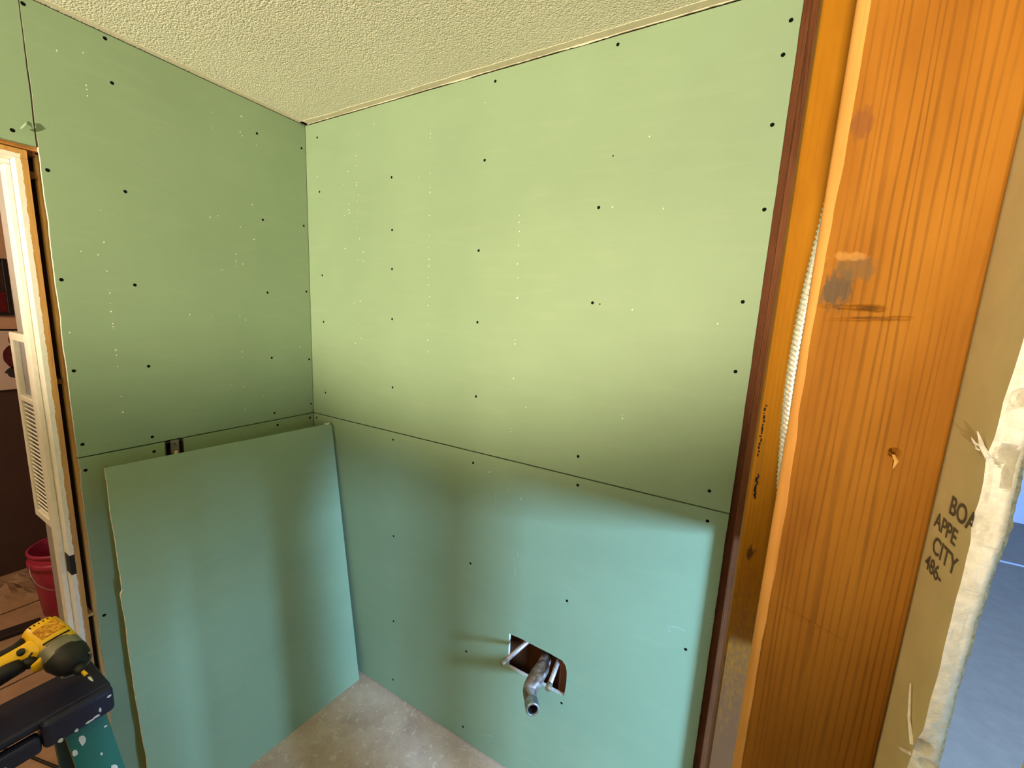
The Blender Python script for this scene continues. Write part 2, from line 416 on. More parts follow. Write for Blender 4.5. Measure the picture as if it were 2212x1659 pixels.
nicks('paper_nicks', [(-0.6609,1.9476),(-0.6604,1.8569),(-0.7121,1.8234),(-0.6767,1.8186),(-0.6613,1.7745),(-0.6599,1.7099),(-0.6613,1.6795),(-0.6614,1.6545),(-0.6602,1.6182),(-0.6606,1.6086),(-0.66,1.602),(-0.6601,1.5378),(-0.6599,1.5217),(-0.6604,1.4857),(-0.6597,1.3906),(-0.6593,1.3403),(-0.7553,1.592),(-0.3745,1.9926),(-0.3496,2.0027),(-0.2282,2.0703),(-0.2755,1.9793),(-0.2279,1.9443),(-0.2961,1.8792),(-0.297,1.8526),(-0.2967,1.8375),(-0.3472,1.8156),(-0.2744,1.8465),(-0.4579,1.6516),(-0.39,1.6488),(-0.2952,1.6508),(-0.2742,1.636),(-0.2954,1.6255),(-0.2948,1.5138),(-0.2946,1.4943),(-0.3424,1.3893),(-0.2942,1.3768),(-0.2915,1.3456),(-0.2593,1.3267),(-0.2208,1.3294),(-0.2947,1.2853),(-0.0568,1.5242),(-0.1657,1.4803),(-0.7138,2.3369),(-0.6615,2.359),(-0.6627,2.2775),(-0.6621,2.267),(-0.6623,2.2508),(-0.3502,2.3403),(-0.3497,2.2901),(-0.2515,2.3682),(-0.2575,2.3125),(-0.251,2.3027),(-0.2021,2.2876)], FL, up_l)

# ---- right wall (plane y = 0)
WR = root('wall_right', (0, 0, 0), 'right wall of green moisture-resistant drywall with plumbing hole')
FR = ((0, 0, 0), (1, 0, 0), (0, 0, 1), (0, -1, 0))
up_r = panel('drywall_panel', rect(0.001, 1.7055, 1.2215, 2.4335, 0.0009, 3, 0.02, 'rt'), FR, 0.0127, GM, WR)
hole = [(1.0775, .574), (1.079, .4385), (1.13, .4365), (1.2, .438), (1.26, .436), (1.2985, .4375), (1.302, .462), (1.304, .50), (1.3025, .535), (1.296, .556), (1.283, .568), (1.24, .572), (1.18, .5735), (1.12, .5755)]
hl = []
for i in range(len(hole)): hl += jag(hole[i], hole[(i + 1) % len(hole)], 0.0012, 0.006, 80 + i)
lo_r = panel('drywall_panel', rect(0.001, 1.7045, 0.006, 1.2172, 0.0016, 5, 0.012, 'rb'), FR, 0.0127, GM, WR, [hl])
for x0 in (0.000, 0.476, 0.876, 1.271):
    obj('stud', box(x0, x0 + 0.038, 0.0130, 0.1015, 0.04, 2.42, None, 0.003, 1), M['stud_dark'], WR)
obj('stud', box(1.655, 1.730, 0.0130, 0.1015, 0.04, 2.43, None, 0.003, 1), M['stud_brown'], WR)
obj('back_board', box(-0.1018, 1.806, 0.1020, 0.1147, 0.0, 2.4395), M['stud_dark'], WR)
SR_U = [(.076,2.379),(.082,2.171),(.086,1.834),(.087,1.638),(.088,1.325),(.492,2.18),(.495,1.996),(.495,1.855),(.496,1.668),(.499,1.401),(.927,2.406),(.898,2.185),(.887,1.909),(.892,1.675),(.897,1.42),(1.303,2.413),(1.286,2.011),(1.29,1.75),(1.283,1.285),(1.687,2.365),(1.681,2.299),(1.679,2.157),(1.687,1.974),(1.669,1.762),(1.674,1.591),(1.652,1.269)]
SR_L = [(.021,1.199),(.502,1.187),(.506,.768),(.507,.368),(.505,.074),(.895,1.177),(.899,.785),(.894,.41),(.891,.064),(1.289,1.193),(1.284,.791),(1.293,.407),(1.657,1.185),(1.646,.789)]
for (x, z) in SR_U: screw((x, 0, z), (0, -1, 0), up_r, .95)
for (x, z) in SR_L: screw((x, 0, z), (0, -1, 0), lo_r, .95)
for (x, z) in ((1.312, 1.747), (1.315, 2.141)): screw((x, 0, z), (0, -1, 0), up_r, .45)
nicks('paper_nicks', [(0.4038,2.3754),(0.3188,2.351),(0.3045,2.2794),(0.3059,2.2432),(0.2582,2.2282),(0.0709,2.2321),(0.2325,2.1836),(0.3048,2.1823),(0.3052,2.1712),(0.3145,2.136),(0.3089,2.1154),(0.2588,2.1063),(0.259,2.0865),(0.3056,2.0806),(0.2322,2.0663),(0.2887,2.0393),(0.3064,2.0144),(0.3383,2.009),(0.3192,1.9735),(0.2332,1.9393),(0.3384,1.9218),(0.6732,2.2998),(0.6735,2.2858),(0.6733,2.2477),(0.6744,2.1727),(0.6246,2.1682),(0.6744,2.126),(0.6747,2.1107),(0.6742,2.035),(0.6751,1.9682),(0.6743,1.9281),(0.6757,1.863),(0.676,1.7973),(0.8916,2.3532),(0.3077,1.8917),(0.3392,1.8878),(1.0415,1.7591),(1.0411,1.626),(1.0419,1.6133),(1.0423,1.5011),(1.0939,1.4116),(1.0419,1.331),(1.0425,1.3199),(1.405,1.4353),(1.4068,1.4256),(1.4052,1.7343),(1.6202,1.7066),(0.6761,1.8864),(0.6732,1.8223),(0.681,1.7574),(0.6752,1.7245),(0.6744,1.658),(0.6756,1.5992),(0.6787,1.5569),(0.263,2.0738),(0.3049,2.1729),(0.3188,1.7326),(0.2831,1.7224),(0.3091,1.6395),(0.3219,1.5839),(0.2883,1.5587),(1.0343,2.0088),(1.0339,1.9884),(1.0372,1.9609),(1.0364,1.9195),(1.0363,1.8636),(1.0405,1.8211),(1.46,1.9949),(1.4071,2.1748),(1.3251,2.0094)], FR, up_r)
nicks('paper_nicks', [(1.0448,1.1142),(1.095,1.0943),(0.9652,1.1592)], FR, lo_r)
TORN_IN = [(1.7254, -0.8396), (1.7009, -0.8388), (1.6824, -0.8371), (1.6643, -0.8343), (1.6439, -0.8344), (1.6318, -0.8315), (1.6185, -0.8339), (1.6058, -0.8342), (1.5932, -0.8326), (1.5833, -0.8361), (1.5656, -0.8369), (1.5456, -0.8367), (1.5261, -0.8359), (1.5034, -0.8366), (1.4802, -0.8364), (1.4548, -0.8355), (1.4399, -0.8304), (1.4314, -0.8304), (1.4183, -0.8286)]
TORN_OUT = [(1.6519, -0.8396), (1.6256, -0.8384), (1.6138, -0.8396), (1.5997, -0.8405), (1.5859, -0.8397), (1.5739, -0.8366), (1.555, -0.8362), (1.5359, -0.8335), (1.5112, -0.8335), (1.4897, -0.8309), (1.4691, -0.8318), (1.4494, -0.8317), (1.4326, -0.8318), (1.4253, -0.8321)]
# ---- open stud partition on the right (x 1.7185 .. 1.8075), boarded only on its far side
WP = root('wall_partition', (1.76, 0, 0), 'open stud partition at the right, board torn away')
PX0, PX1 = 1.7185, 1.8075
def hero_stud():
    """nearest stud: waned left corner, saw gouges, nail hole and a long scratch cut into its face"""
    y0, y1 = -0.785, -0.747
    zs = []; z = 0.04
    fine = [(1.698, 1.722, .0008), (1.609, 1.624, .0007), (1.458, 1.482, .0008)]
    while z < 2.40:
        zs.append(z); st = 0.010
        for a, b_, s in fine:
            if a - .011 < z < a: st = min(st, max(s, a - z))
            elif a <= z <= b_: st = s
        z += st
    zs.append(2.40)
    nf = 72
    bm = bmesh.new(); rows = []
    for z in zs:
        wn = 0.0066 + 0.0030 * wob(z, 11, 5) + 0.0010 * wob(z, 12, 40)
        wd = 0.0075 + 0.003 * wob(z, 13, 4)
        if z < 1.30: wn *= 0.8
        P = [(PX0 + .0050, y1), (PX0 + .0030, y1 - 0.008), (PX0 + .0006, y0 + wd)]
        for k in range(1, 7):
            a = k / 7 * math.pi / 2
            P.append((PX0 + wn * (1 - math.cos(a)), y0 + wd * (1 - math.sin(a))))
        for k in range(nf + 1):
            x = PX0 + wn + (PX1 - 0.002 - PX0 - wn) * k / nf; d = 0.0
            for (xa, za, xb, zb, hh, dep, fat) in ((1.7235, 1.7163, 1.7640, 1.7150, .0021, .0045, .75), (1.7275, 1.7064, 1.7797, 1.7096, .0013, .0028, .5)):
                t = (x - xa) / (xb - xa)
                if 0 <= t <= 1:
                    e = min(1, t / fat * .8 + .2) * min(1, (1 - t) / .10 + .02)
                    q = (z - (za + (zb - za) * t)) / (hh * e + 1e-5)
                    if abs(q) < 1: d += dep * e * math.sqrt(1 - q * q)
            t = (x - 1.7343) / (1.7763 - 1.7343)
            if 0 <= t <= 1 and abs(z - (1.4765 + (1.4636 - 1.4765) * t)) < .0010: d += .0010
            if (x - 1.7819) ** 2 + (z - 1.6167) ** 2 < .0031 ** 2: d += .022
            P.append((x, y0 + d + 0.0003 * noise.noise(Vector((x * 60, z * 9, 0)))))
        P += [(PX1, y0 + 0.002), (PX1, y1)]
        rows.append([bm.verts.new((x, y, z)) for x, y in P])
    for a, b_ in zip(rows, rows[1:]):
        for k in range(len(a)):
            f = bm.faces.new((a[k], a[(k + 1) % len(a)], b_[(k + 1) % len(a)], b_[k]))
            f.material_index = 1 if 2 <= k <= 8 else 0
    bm.faces.new(rows[0]); bm.faces.new(rows[-1][::-1])
    s = obj('stud', bm, [M['stud_orange'], M['wane']], WP, smooth=True)
    bm = tube([(1.7815, -0.7852, 1.6150), (1.7828, -0.7885, 1.6118), (1.7822, -0.7872, 1.6060)], [.0009, .0013, .0003], 6)
    obj('splinter', bm, M['pine'], s)
    return s
hero = hero_stud(); hero['label'] = 'orange fir stud with saw gouges and a waned left edge'
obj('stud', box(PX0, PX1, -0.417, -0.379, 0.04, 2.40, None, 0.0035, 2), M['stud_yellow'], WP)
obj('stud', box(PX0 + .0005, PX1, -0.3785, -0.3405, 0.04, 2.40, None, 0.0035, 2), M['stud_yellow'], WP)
obj('stud', box(1.7205, PX1, -0.0255, -0.0005, 0.04, 2.40, None, 0.002, 2), M['stud_brown'], WP)
for y in (-2.4, -2.8, -3.2, -3.6, -4.0, -4.4):
    obj('stud', box(PX0, PX1, y, y + .038, 0.04, 2.40, None, 0.003, 1), M['stud_orange'], WP)
obj('bottom_plate', box(PX0, PX1, -4.6, -0.0005, 0.001, 0.0395, None, 0.003, 1), M['stud_brown'], WP)
obj('top_plate', box(PX0, PX1, -4.6, -0.0005, 2.4005, 2.4395, None, 0.003, 1), M['stud_yellow'], WP)
# ink marks stamped on the yellow stud
bm = bmesh.new()
for i in range(26):
    z = 1.500 + 0.0062 * i if i < 14 else 1.430 + 0.0035 * (i - 14)
    x = 1.7235 + (0.004 if i >= 14 else 0.0) + 0.0028 * (RND.random() - .5)
    h_ = 0.0012 + 0.0022 * RND.random(); w_ = 0.0006 + 0.001 * RND.random()
    box(x - w_, x + w_, -0.4172, -0.4165, z - h_, z + h_, bm)
o = obj('ink_marks', bm, M['dark'], WP); o['kind'] = 'stuff'

# torn board on the far side of the partition, end broken off in front of the orange stud
def interp(tab, z):
    tab = sorted(tab)
    if z <= tab[0][0]: return tab[0][1]
    if z >= tab[-1][0]: return tab[-1][1]
    for (a, b_), (c_, d_) in zip(tab, tab[1:]):
        if a <= z <= c_: return b_ + (d_ - b_) * (z - a) / (c_ - a)
BX0, BX1 = 1.8078, 1.8205
bm = bmesh.new(); rows = []
zs = []; z = 0.04
while z < 2.438:
    zs.append(z); z += 0.0012 if 1.40 < z < 1.74 else 0.008
nK = 9
for z in zs:
    yi = interp(TORN_IN, z) + 0.0012 * wob(z, 21, 45) + (0.004 * wob(z, 25, 9) if not 1.41 < z < 1.73 else 0)
    yo = interp(TORN_OUT, z) + 0.0016 * wob(z, 22, 60) + (0.004 * wob(z, 25, 9) if not 1.41 < z < 1.73 else 0)
    # two broken pockets
    row = [(BX0, -0.747, 0), (BX0, yi + 0.003, 0), (BX0, yi, 1)]
    for k in range(1, nK):
        t = k / nK; x = BX0 + (BX1 - 0.0008 - BX0) * t
        y = yi + (yo - yi) * t - 0.0022 * math.sin(math.pi * t) * (0.7 + wob(z, 30, 20)) + 0.0008 * noise.noise(Vector((x * 330, z * 160, 1))) + 0.0005 * noise.noise(Vector((x * 500, z * 700, 5)))
        for (zc, tc, rz, rt, dep) in ((1.6355, .45, .007, .30, .014), (1.625, .62, .009, .16, .009), (1.668, .35, .006, .22, .008), (1.4405, .25, .006, .35, .012), (1.4300, .55, .004, .3, .006), (1.462, .6, .003, .3, .002), (1.553, .5, .0012, .5, .002), (1.582, .6, .001, .4, .0015)):
            q = ((z - zc) / rz) ** 2 + ((t - tc) / rt) ** 2
            if q < 1: y += dep * (1 - q)
        row.append((x, y, 1))
    row += [(BX1 - 0.0006, yo + 0.0010 - 0.0012 * wob(z, 40, 190), 2), (BX1, yo + 0.0012 - 0.0014 * wob(z, 40, 190), 2), (BX1, -0.747, 2)]
    rows.append([(bm.verts.new(r[:3][:2] + (z,)), r[2]) for r in row])
for a, b_ in zip(rows, rows[1:]):
    n = len(a)
    for k in range(n):
        f = bm.faces.new((a[k][0], a[(k + 1) % n][0], b_[(k + 1) % n][0], b_[k][0]))
        f.material_index = 0 if k < 2 else (1 if k < n - 4 else 2)
bm.faces.new([v for v, _ in rows[0]]); bm.faces.new([v for v, _ in rows[-1]][::-1])
torn = obj('torn_board', bm, [M['tan_paper'], M['gypsum'], M['fuzz']], WP)
torn['label'] = 'broken gypsum board with tan back paper and stamped lettering'
# paper fibres sticking out at the break
bm = bmesh.new()
tube([(BX0 - .0002, -0.8335, 1.6325), (BX0 - .002, -0.8290, 1.6375), (BX0 - .002, -0.8260, 1.6405), (BX0 - .003, -0.8235, 1.6450)], [.0016, .0013, .0009, .0003], 6, bm)
tube([(BX0 - .002, -0.8290, 1.6375), (BX0 - .004, -0.8262, 1.6385), (BX0 - .005, -0.8240, 1.6410)], [.0008, .0006, .0002], 5, bm)
tube([(BX0 - .001, -0.8300, 1.6350), (BX0 - .003, -0.8270, 1.6355), (BX0 - .003, -0.8240, 1.6375)], [.0008, .0006, .0002], 5, bm)
tube([(BX0 - .0002, -0.8280, 1.436), (BX0 - .0015, -0.820, 1.448), (BX0 - .0012, -0.811, 1.4665)], [.0012, .0008, .0004], 6, bm)
tube([(BX0 - .0002, -0.8290, 1.430), (BX0 - .002, -0.822, 1.425), (BX0 - .001, -0.815, 1.420)], [.0012, .0010, .0004], 6, bm)
obj('paper_fibres', bm, M['gypsum'], torn)['kind'] = 'stuff'
def letters(txt, y, z, size, rotz=0.0):
    cu = bpy.data.curves.new('stamp', 'FONT'); cu.body = txt; cu.size = size; cu.offset = size * 0.018; cu.extrude = 0.00005
    to = bpy.data.objects.new('tmp', cu); C.objects.link(to)
    bpy.context.view_layer.update()
    me = bpy.data.meshes.new_from_object(to.evaluated_get(bpy.context.evaluated_depsgraph_get()))
    bpy.data.objects.remove(to)
    # local x -> -Y, local y -> +Z, lying on the tan face
    mt = Matrix(((0, 0, -1, BX0 - 0.0002), (-1, 0, 0, y), (0, 1, 0, z), (0, 0, 0, 1))) @ Matrix.Rotation(rotz, 4, 'Z')
    me.transform(mt)
    bm = bmesh.new(); bm.from_mesh(me); bpy.data.meshes.remove(me)
    bmesh.ops.bisect_plane(bm, geom=bm.verts[:] + bm.edges[:] + bm.faces[:], plane_co=(0, -0.8345, 0), plane_no=(0, -1, 0), clear_outer=True)
    bmesh.ops.bisect_plane(bm, geom=bm.verts[:] + bm.edges[:] + bm.faces[:], plane_co=(0, -0.7850, 0), plane_no=(0, 1, 0), clear_outer=True)
    return obj('stamped_lettering', bm, M['ink'], torn)
letters('BOA', -0.8045, 1.5880, 0.0165)
letters('APPE', -0.7900, 1.5725, 0.0145)
letters('CITY', -0.7945, 1.5565, 0.0160)
letters('486-', -0.7900, 1.5425, 0.0140)
# rest of the far-side board: upper sheet stays, lower sheet partly gone; its unseen strips and gaps shaped to meter daylight
obj('far_board', box(BX0, BX1, -0.7465, -0.0005, 1.180, 2.438), M['tan_paper'], WP)
obj('far_board', box(BX0, BX1, -0.7465, -0.5700, 0.001, 1.1795), M['tan_paper'], WP)
obj('far_board', box(BX0, BX1, -4.6, -1.05, 0.001, 2.438), M['tan_paper'], WP)
obj('far_board', box(BX0, BX1, -1.0495, -0.915, 1.12, 2.438), M['tan_paper'], WP)
obj('far_board', box(BX0, BX1, -0.9145, -0.847, 1.70, 2.438), M['tan_paper'], WP)
obj('far_board', box(BX0, BX1, -1.0050, -0.8800, 0.001, 1.1195), M['tan_paper'], WP)
# cable clipped to the back corner of the near stud
bm = bmesh.new()
path = smoothpath([(1.7340, -.7405, 2.20), (1.7335, -.7405, 1.90), (1.7295, -.7405, 1.82), (1.7240, -.7405, 1.745), (1.7216, -.7405, 1.69), (1.7220, -.7405, 1.64), (1.7262, -.7405, 1.575), (1.7320, -.7405, 1.50), (1.7340, -.7405, 1.30)], 60)
N_ = 12; rings = []
for i, p in enumerate(path):
    ring = []
    for k in range(N_):
        a = 2 * math.pi * k / N_
        r = 0.0052 + 0.0008 * math.sin(4 * a + p.z * 1500)
        ring.append(bm.verts.new(p + Vector((math.cos(a) * r, math.sin(a) * r, 0))))
    rings.append(ring)
for a, b_ in zip(rings, rings[1:]):
    for k in range(N_): bm.faces.new((a[k], a[(k + 1) % N_], b_[(k + 1) % N_], b_[k]))
bm.faces.new(rings[0]); bm.faces.new(rings[-1][::-1])
M['silver'] = simple('braided_silver', (206, 202, 190), 0.35, 0.55, var=0.3, scale=400)
tag(obj('electrical_cable', bm, M['silver'], smooth=True), 'silver braided cable running up between the orange and yellow studs', 'cable')

# ---- remaining enclosure of the bathroom (behind the camera)
struct(obj('wall_back', box(-0.02, 1.8200, -4.63, -4.6005, 0, 2.4395), M['green']), 'green drywall at the back of the room')
struct(obj('wall_left.001', box(-0.0127, 0.0, -4.6, -2.2005, 0, 2.4395), M['green']), 'left wall beyond the doorway')

# ================================================================== doorway in the left wall
D = root('door_1', (-0.05, -0.80, 0), 'stripped doorway with white painted jamb and bare wood edge')
def jamb_mat():
    m, N, L, b = nodes('half_painted_jamb', 0.45, 0, 0.4)
    xyz = sep(N, L)
    nz = ntex(N, L, mapping(N, L, (1, 1, 1)), 45, 4, 0.65)
    # bare strip: where the casing used to sit, on the room edge only (x near 0)
    yv = math_(N, L, 'ADD', xyz[1], math_(N, L, 'MULTIPLY', math_(N, L, 'SUBTRACT', nz, 0.5), 0.010))
    zv = math_(N, L, 'ADD', xyz[2], math_(N, L, 'MULTIPLY', math_(N, L, 'SUBTRACT', nz, 0.5), 0.010))
    s1 = math_(N, L, 'GREATER_THAN', yv, -0.8045); s2 = math_(N, L, 'GREATER_THAN', zv, 2.0505)
    f = math_(N, L, 'MAXIMUM', s1, s2)
    f = math_(N, L, 'MULTIPLY', f, math_(N, L, 'GREATER_THAN', xyz[0], -0.002))
    wv = ntex(N, L, mapping(N, L, (1, 1, 0.05)), 120, 3, 0.6)
    wood = ramp(N, L, wv, [(0.3, lin(176, 128, 66)), (0.7, lin(206, 160, 92))])
    paint = ramp(N, L, nz, [(0.3, lin(226, 224, 208)), (0.7, lin(238, 236, 224))])
    L.new(mix(N, L, f, paint, wood), b.inputs['Base Color']); bump(N, L, b, nz, 0.3, 0.001)
    return m
M['jamb'] = jamb_mat()
JT = 2.0625
bm = bmesh.new(); box(-0.1150, 0.0005, -0.8145, -0.7925, 0.001, JT - 0.022, bm)
obj('side_jamb', bm, M['jamb'], D)
obj('head_jamb', box(-0.1150, 0.0005, -2.0, -0.7925, JT - 0.0215, JT), M['jamb'], D)
obj('door_stop', box(-0.085, -0.045, -0.8265, -0.8147, 0.001, JT - 0.034, None, 0.002, 2), M['white_paint'], D)
obj('door_stop', box(-0.085, -0.045, -2.0, -0.8147, JT - 0.0335, JT - 0.0218, None, 0.002, 2), M['white_paint'], D)
for z, h_, m in ((2.006, .008, 'stud_brown'), (1.452, .006, 'stud_brown'), (0.706, .004, 'pine')):
    obj('shim', box(-0.09, -0.004, -0.7923, -0.7798, z - h_, z + h_), M[m], D)
obj('shim', box(-0.09, -0.004, -0.7923, -0.7775, 2.0535, 2.0655), M['stud_brown'], D)
bm = bmesh.new(); box(-0.040, 0.0010, -0.8150, -0.8040, 0.862, 0.925, bm)
M['iron'] = simple('dark_iron', (40, 34, 28), 0.6, 0.4)
obj('strike_plate', bm, M['iron'], D)

# ================================================================== hall beyond the doorway
struct(obj('floor.001', box(-2.4, -0.0205, -3.0, 0.6, -0.10, -0.002), M['kraft']), 'hall floor covered with brown paper')
struct(obj('ceiling.001', box(-2.4, -0.1155, -3.0, 0.6, 2.25, 2.30), M['grey_paint']), 'grey hall ceiling')
WH = root('wall_hall', (-2.05, 0, 0), 'hall end wall, peach above and brown below')
obj('upper_wall', box(-2.13, -2.052, -3.0, 0.6, 1.13, 2.25), M['peach'], WH)
obj('lower_wall', box(-2.13, -2.050, -3.0, 0.6, 0.0, 1.1295), M['brown_wall'], WH)
struct(obj('wall_hall.001', box(-0.2850, -0.1152, -0.8000, -0.60, 0.0, 2.2495), M['grey_paint']), 'grey painted wall end just past the doorway')
struct(obj('wall_hall.002', box(-2.4, -0.1155, 0.6, 0.65, 0, 2.25), M['brown_wall']), 'hall side wall')
struct(obj('wall_hall.003', box(-2.4, -0.0135, -3.05, -3.0, 0, 2.25), M['brown_wall']), 'far hall side wall')

# white framed louvred vent on the wall end
V = thing('wall_vent', 'white framed louvred wall vent just inside the doorway', 'vent', (-0.205, -0.80, 0.975))
fy0, fy1 = -0.818, -0.8003
obj('frame', box(-0.2900, -0.2640, fy0, fy1, 0.975, 1.578, None, .003, 2), M['white_paint'], V)
obj('frame', box(-0.1400, -0.1180, fy0, fy1, 0.975, 1.578, None, .003, 2), M['white_paint'], V)
obj('frame', box(-0.2638, -0.1402, fy0, fy1, 0.975, 1.000, None, .003, 2), M['white_paint'], V)
obj('frame', box(-0.2638, -0.1402, fy0, fy1, 1.553, 1.578, None, .003, 2), M['white_paint'], V)
obj('frame', box(-0.2638, -0.1402, fy0, fy1, 1.366, 1.384, None, .003, 2), M['white_paint'], V)
M['vent_grey'] = simple('vent_grey', (150, 150, 156), 0.5, 0.2)
obj('back_plate', box(-0.2638, -0.1402, -0.8045, -0.8004, 1.0002, 1.5528), M['vent_grey'], V)
for i in range(26):
    z = 1.008 + i * 0.0137
    bm = bmesh.new(); box(-0.2636, -0.1404, -0.0015, 0.0015, -0.0055, 0.0055, bm)
    bmesh.ops.rotate(bm, verts=bm.verts, cent=(0, 0, 0), matrix=Matrix.Rotation(0.6, 3, 'X')); bmesh.ops.translate(bm, verts=bm.verts, vec=(0, -0.8105, z))
    obj('louvre', bm, M['white_paint'], V)

# pictures on the hall end wall
def paint_mat(name, stops, scale):
    m, N, L, b = nodes(name, 0.6, 0, 0.3)
    n = ntex(N, L, mapping(N, L), scale, 3, 0.6, 1.2); L.new(ramp(N, L, n, stops), b.inputs['Base Color']); return m
M['paint_dark'] = paint_mat('dark_floral_print', [(0.35, lin(46, 30, 26)), (0.55, lin(74, 52, 40)), (0.62, lin(196, 96, 100)), (0.75, lin(222, 132, 128))], 13)
M['paint_red'] = paint_mat('deep_red_print', [(0.35, lin(96, 14, 18)), (0.6, lin(130, 22, 26)), (0.75, lin(186, 84, 78))], 9)
M['black_frame'] = simple('black_frame', (36, 26, 24), 0.5)
P1 = thing('framed_picture', 'dark framed picture with pink blooms and a red base on hall wall', 'picture', (-2.05, -0.72, 1.565))
x_ = -2.0518
obj('frame', box(x_, x_ + .022, -0.505, -0.486, 1.565, 1.885, None, .003, 1), M['black_frame'], P1)
obj('frame', box(x_, x_ + .022, -0.96, -0.941, 1.565, 1.885, None, .003, 1), M['black_frame'], P1)
obj('frame', box(x_, x_ + .022, -0.9408, -0.5052, 1.866, 1.885, None, .003, 1), M['black_frame'], P1)
obj('frame', box(x_, x_ + .022, -0.9408, -0.5052, 1.565, 1.582, None, .003, 1), M['black_frame'], P1)
obj('print', box(x_, x_ + .010, -0.9406, -0.5054, 1.696, 1.8658), M['paint_dark'], P1)
obj('print', box(x_, x_ + .010, -0.9406, -0.5054, 1.5822, 1.6955), M['paint_red'], P1)
M['canvas'] = simple('pale_canvas', (232, 204, 188), 0.8, var=0.05, scale=12)
M['maroon'] = simple('maroon', (92, 24, 30), 0.8, var=0.5, scale=60)
M['tuft'] = simple('brown_paint', (150, 84, 62), 0.9)
M['charcoal'] = simple('charcoal_paint', (62, 52, 56), 0.9)
P2 = thing('canvas_print', 'pale canvas with a small maroon figure below the framed picture', 'picture', (-2.05, -0.75, 1.13))
obj('canvas', box(x_, x_ + .018, -1.05, -0.460, 1.132, 1.478, None, .003, 1), M['canvas'], P2)
obj('top_rail', box(x_, x_ + .021, -1.05, -0.460, 1.4785, 1.486), M['black_frame'], P2)
def blob(name, cy, cz, ry, rz, mat, seed):
    bm = bmesh.new(); n = 22
    vv = [bm.verts.new((x_ + .0186, cy + ry * math.cos(2 * math.pi * k / n) * (1 + .18 * wob(k, seed, .7)), cz + rz * math.sin(2 * math.pi * k / n) * (1 + .18 * wob(k, seed + 3, .7)))) for k in range(n)]
    f = bm.faces.new(vv); r = bmesh.ops.extrude_face_region(bm, geom=[f])
    bmesh.ops.translate(bm, verts=[g for g in r['geom'] if isinstance(g, bmesh.types.BMVert)], vec=(.0012, 0, 0))
    obj(name, bm, mat, P2)
blob('painted_shape', -0.498, 1.425, .026, .036, M['tuft'], 1)
blob('painted_shape', -0.507, 1.325, .044, .070, M['maroon'], 2)
blob('painted_shape', -0.500, 1.235, .050, .036, M['charcoal'], 3)

# red bucket, paper heap and dark plank on the hall floor
M['red'] = simple('red_plastic', (172, 52, 80), 0.4, var=0.08, scale=6)
M['wire'] = simple('bucket_wire', (186, 150, 150), 0.4, 0.6)
bx, by = -1.395, -0.530
B = thing('bucket', 'red plastic bucket standing on the hall floor', 'bucket', (bx, by, -0.002))
def lathe(prof, cx, cy, cz, n=40):
    bm = bmesh.new(); rings = [[bm.verts.new((cx + r * math.cos(2 * math.pi * k / n), cy + r * math.sin(2 * math.pi * k / n), cz + z)) for k in range(n)] for r, z in prof]
    for a, b_ in zip(rings, rings[1:]):
        for k in range(n): bm.faces.new((a[k], a[(k + 1) % n], b_[(k + 1) % n], b_[k]))
    return bm, rings
bm, rg = lathe([(.118, 0), (.120, .003), (.142, .30), (.142, .365), (.139, .366), (.139, .30), (.116, .008)], bx, by, -0.002)
bm.faces.new(rg[0][::-1]); bm.faces.new(rg[-1])
obj('shell', bm, M['red'], B, smooth=True)
bm, rg = lathe([(.1425, .285), (.152, .287), (.152, .318), (.1425, .320)], bx, by, -0.002); obj('collar', bm, M['red'], B, smooth=True)
bm, rg = lathe([(.1425, .352), (.149, .354), (.150, .368), (.143, .373), (.139, .368)], bx, by, -0.002); obj('rim', bm, M['red'], B, smooth=True)
ang = [math.radians(a) for a in range(-95, 86, 6)]
pts = [(bx + .155 * math.cos(a + .35) * 1.0, by + .155 * math.sin(a - .15), .305 - .125 * math.cos(a)) for a in ang]
obj('handle', tube(pts, .0025, 6), M['wire'], B, smooth=True)
def heap(name, cx, cy, rx, ry, h_, mat, seed, n=22):
    bm = bmesh.new(); g = []
    for i in range(n + 1):
        row = []
        for j in range(n + 1):
            u, v = i / n * 2 - 1, j / n * 2 - 1; d = max(0, 1 - max(abs(u), abs(v)) ** 3)
            q = noise.noise(Vector((u * 2.2, v * 2.2, seed))); q2 = abs(noise.noise(Vector((u * 5, v * 5, seed + 4))))
            row.append(bm.verts.new((cx + u * rx, cy + v * ry, 0.001 + h_ * d * (0.45 + .6 * q + .5 * q2) * (1 if d > 0 else 0) + 0.002)))
        g.append(row)
    for i in range(n):
        for j in range(n): bm.faces.new((g[i][j], g[i + 1][j], g[i + 1][j + 1], g[i][j + 1]))
    o = obj(name, bm, mat); md = o.modifiers.new('thick', 'SOLIDIFY'); md.thickness = 0.0012; md.offset = 1; return o
tag(heap('paper_heap', -1.78, -0.83, .20, .26, .12, M['kraft'], 3.3), 'crumpled brown paper heap against the hall end wall', 'paper')
tag(heap('paper_heap', -1.05, -0.86, .12, .13, .03, M['kraft'], 8.1), 'flat crumpled brown paper sheet in front of the dark plank', 'paper')
M['black_wood'] = simple('black_plank', (38, 28, 26), 0.7)
bm = box(-.26, .26, -.035, .035, 0.0, .022, None, .003, 1)
bmesh.ops.rotate(bm, verts=bm.verts, cent=(0, 0, 0), matrix=Matrix.Rotation(math.radians(78), 3, 'Z')); bmesh.ops.translate(bm, verts=bm.verts, vec=(-1.38, -0.93, -0.002))
tag(obj('plank', bm, M['black_wood']), 'dark narrow plank lying on the papered hall floor', 'plank')

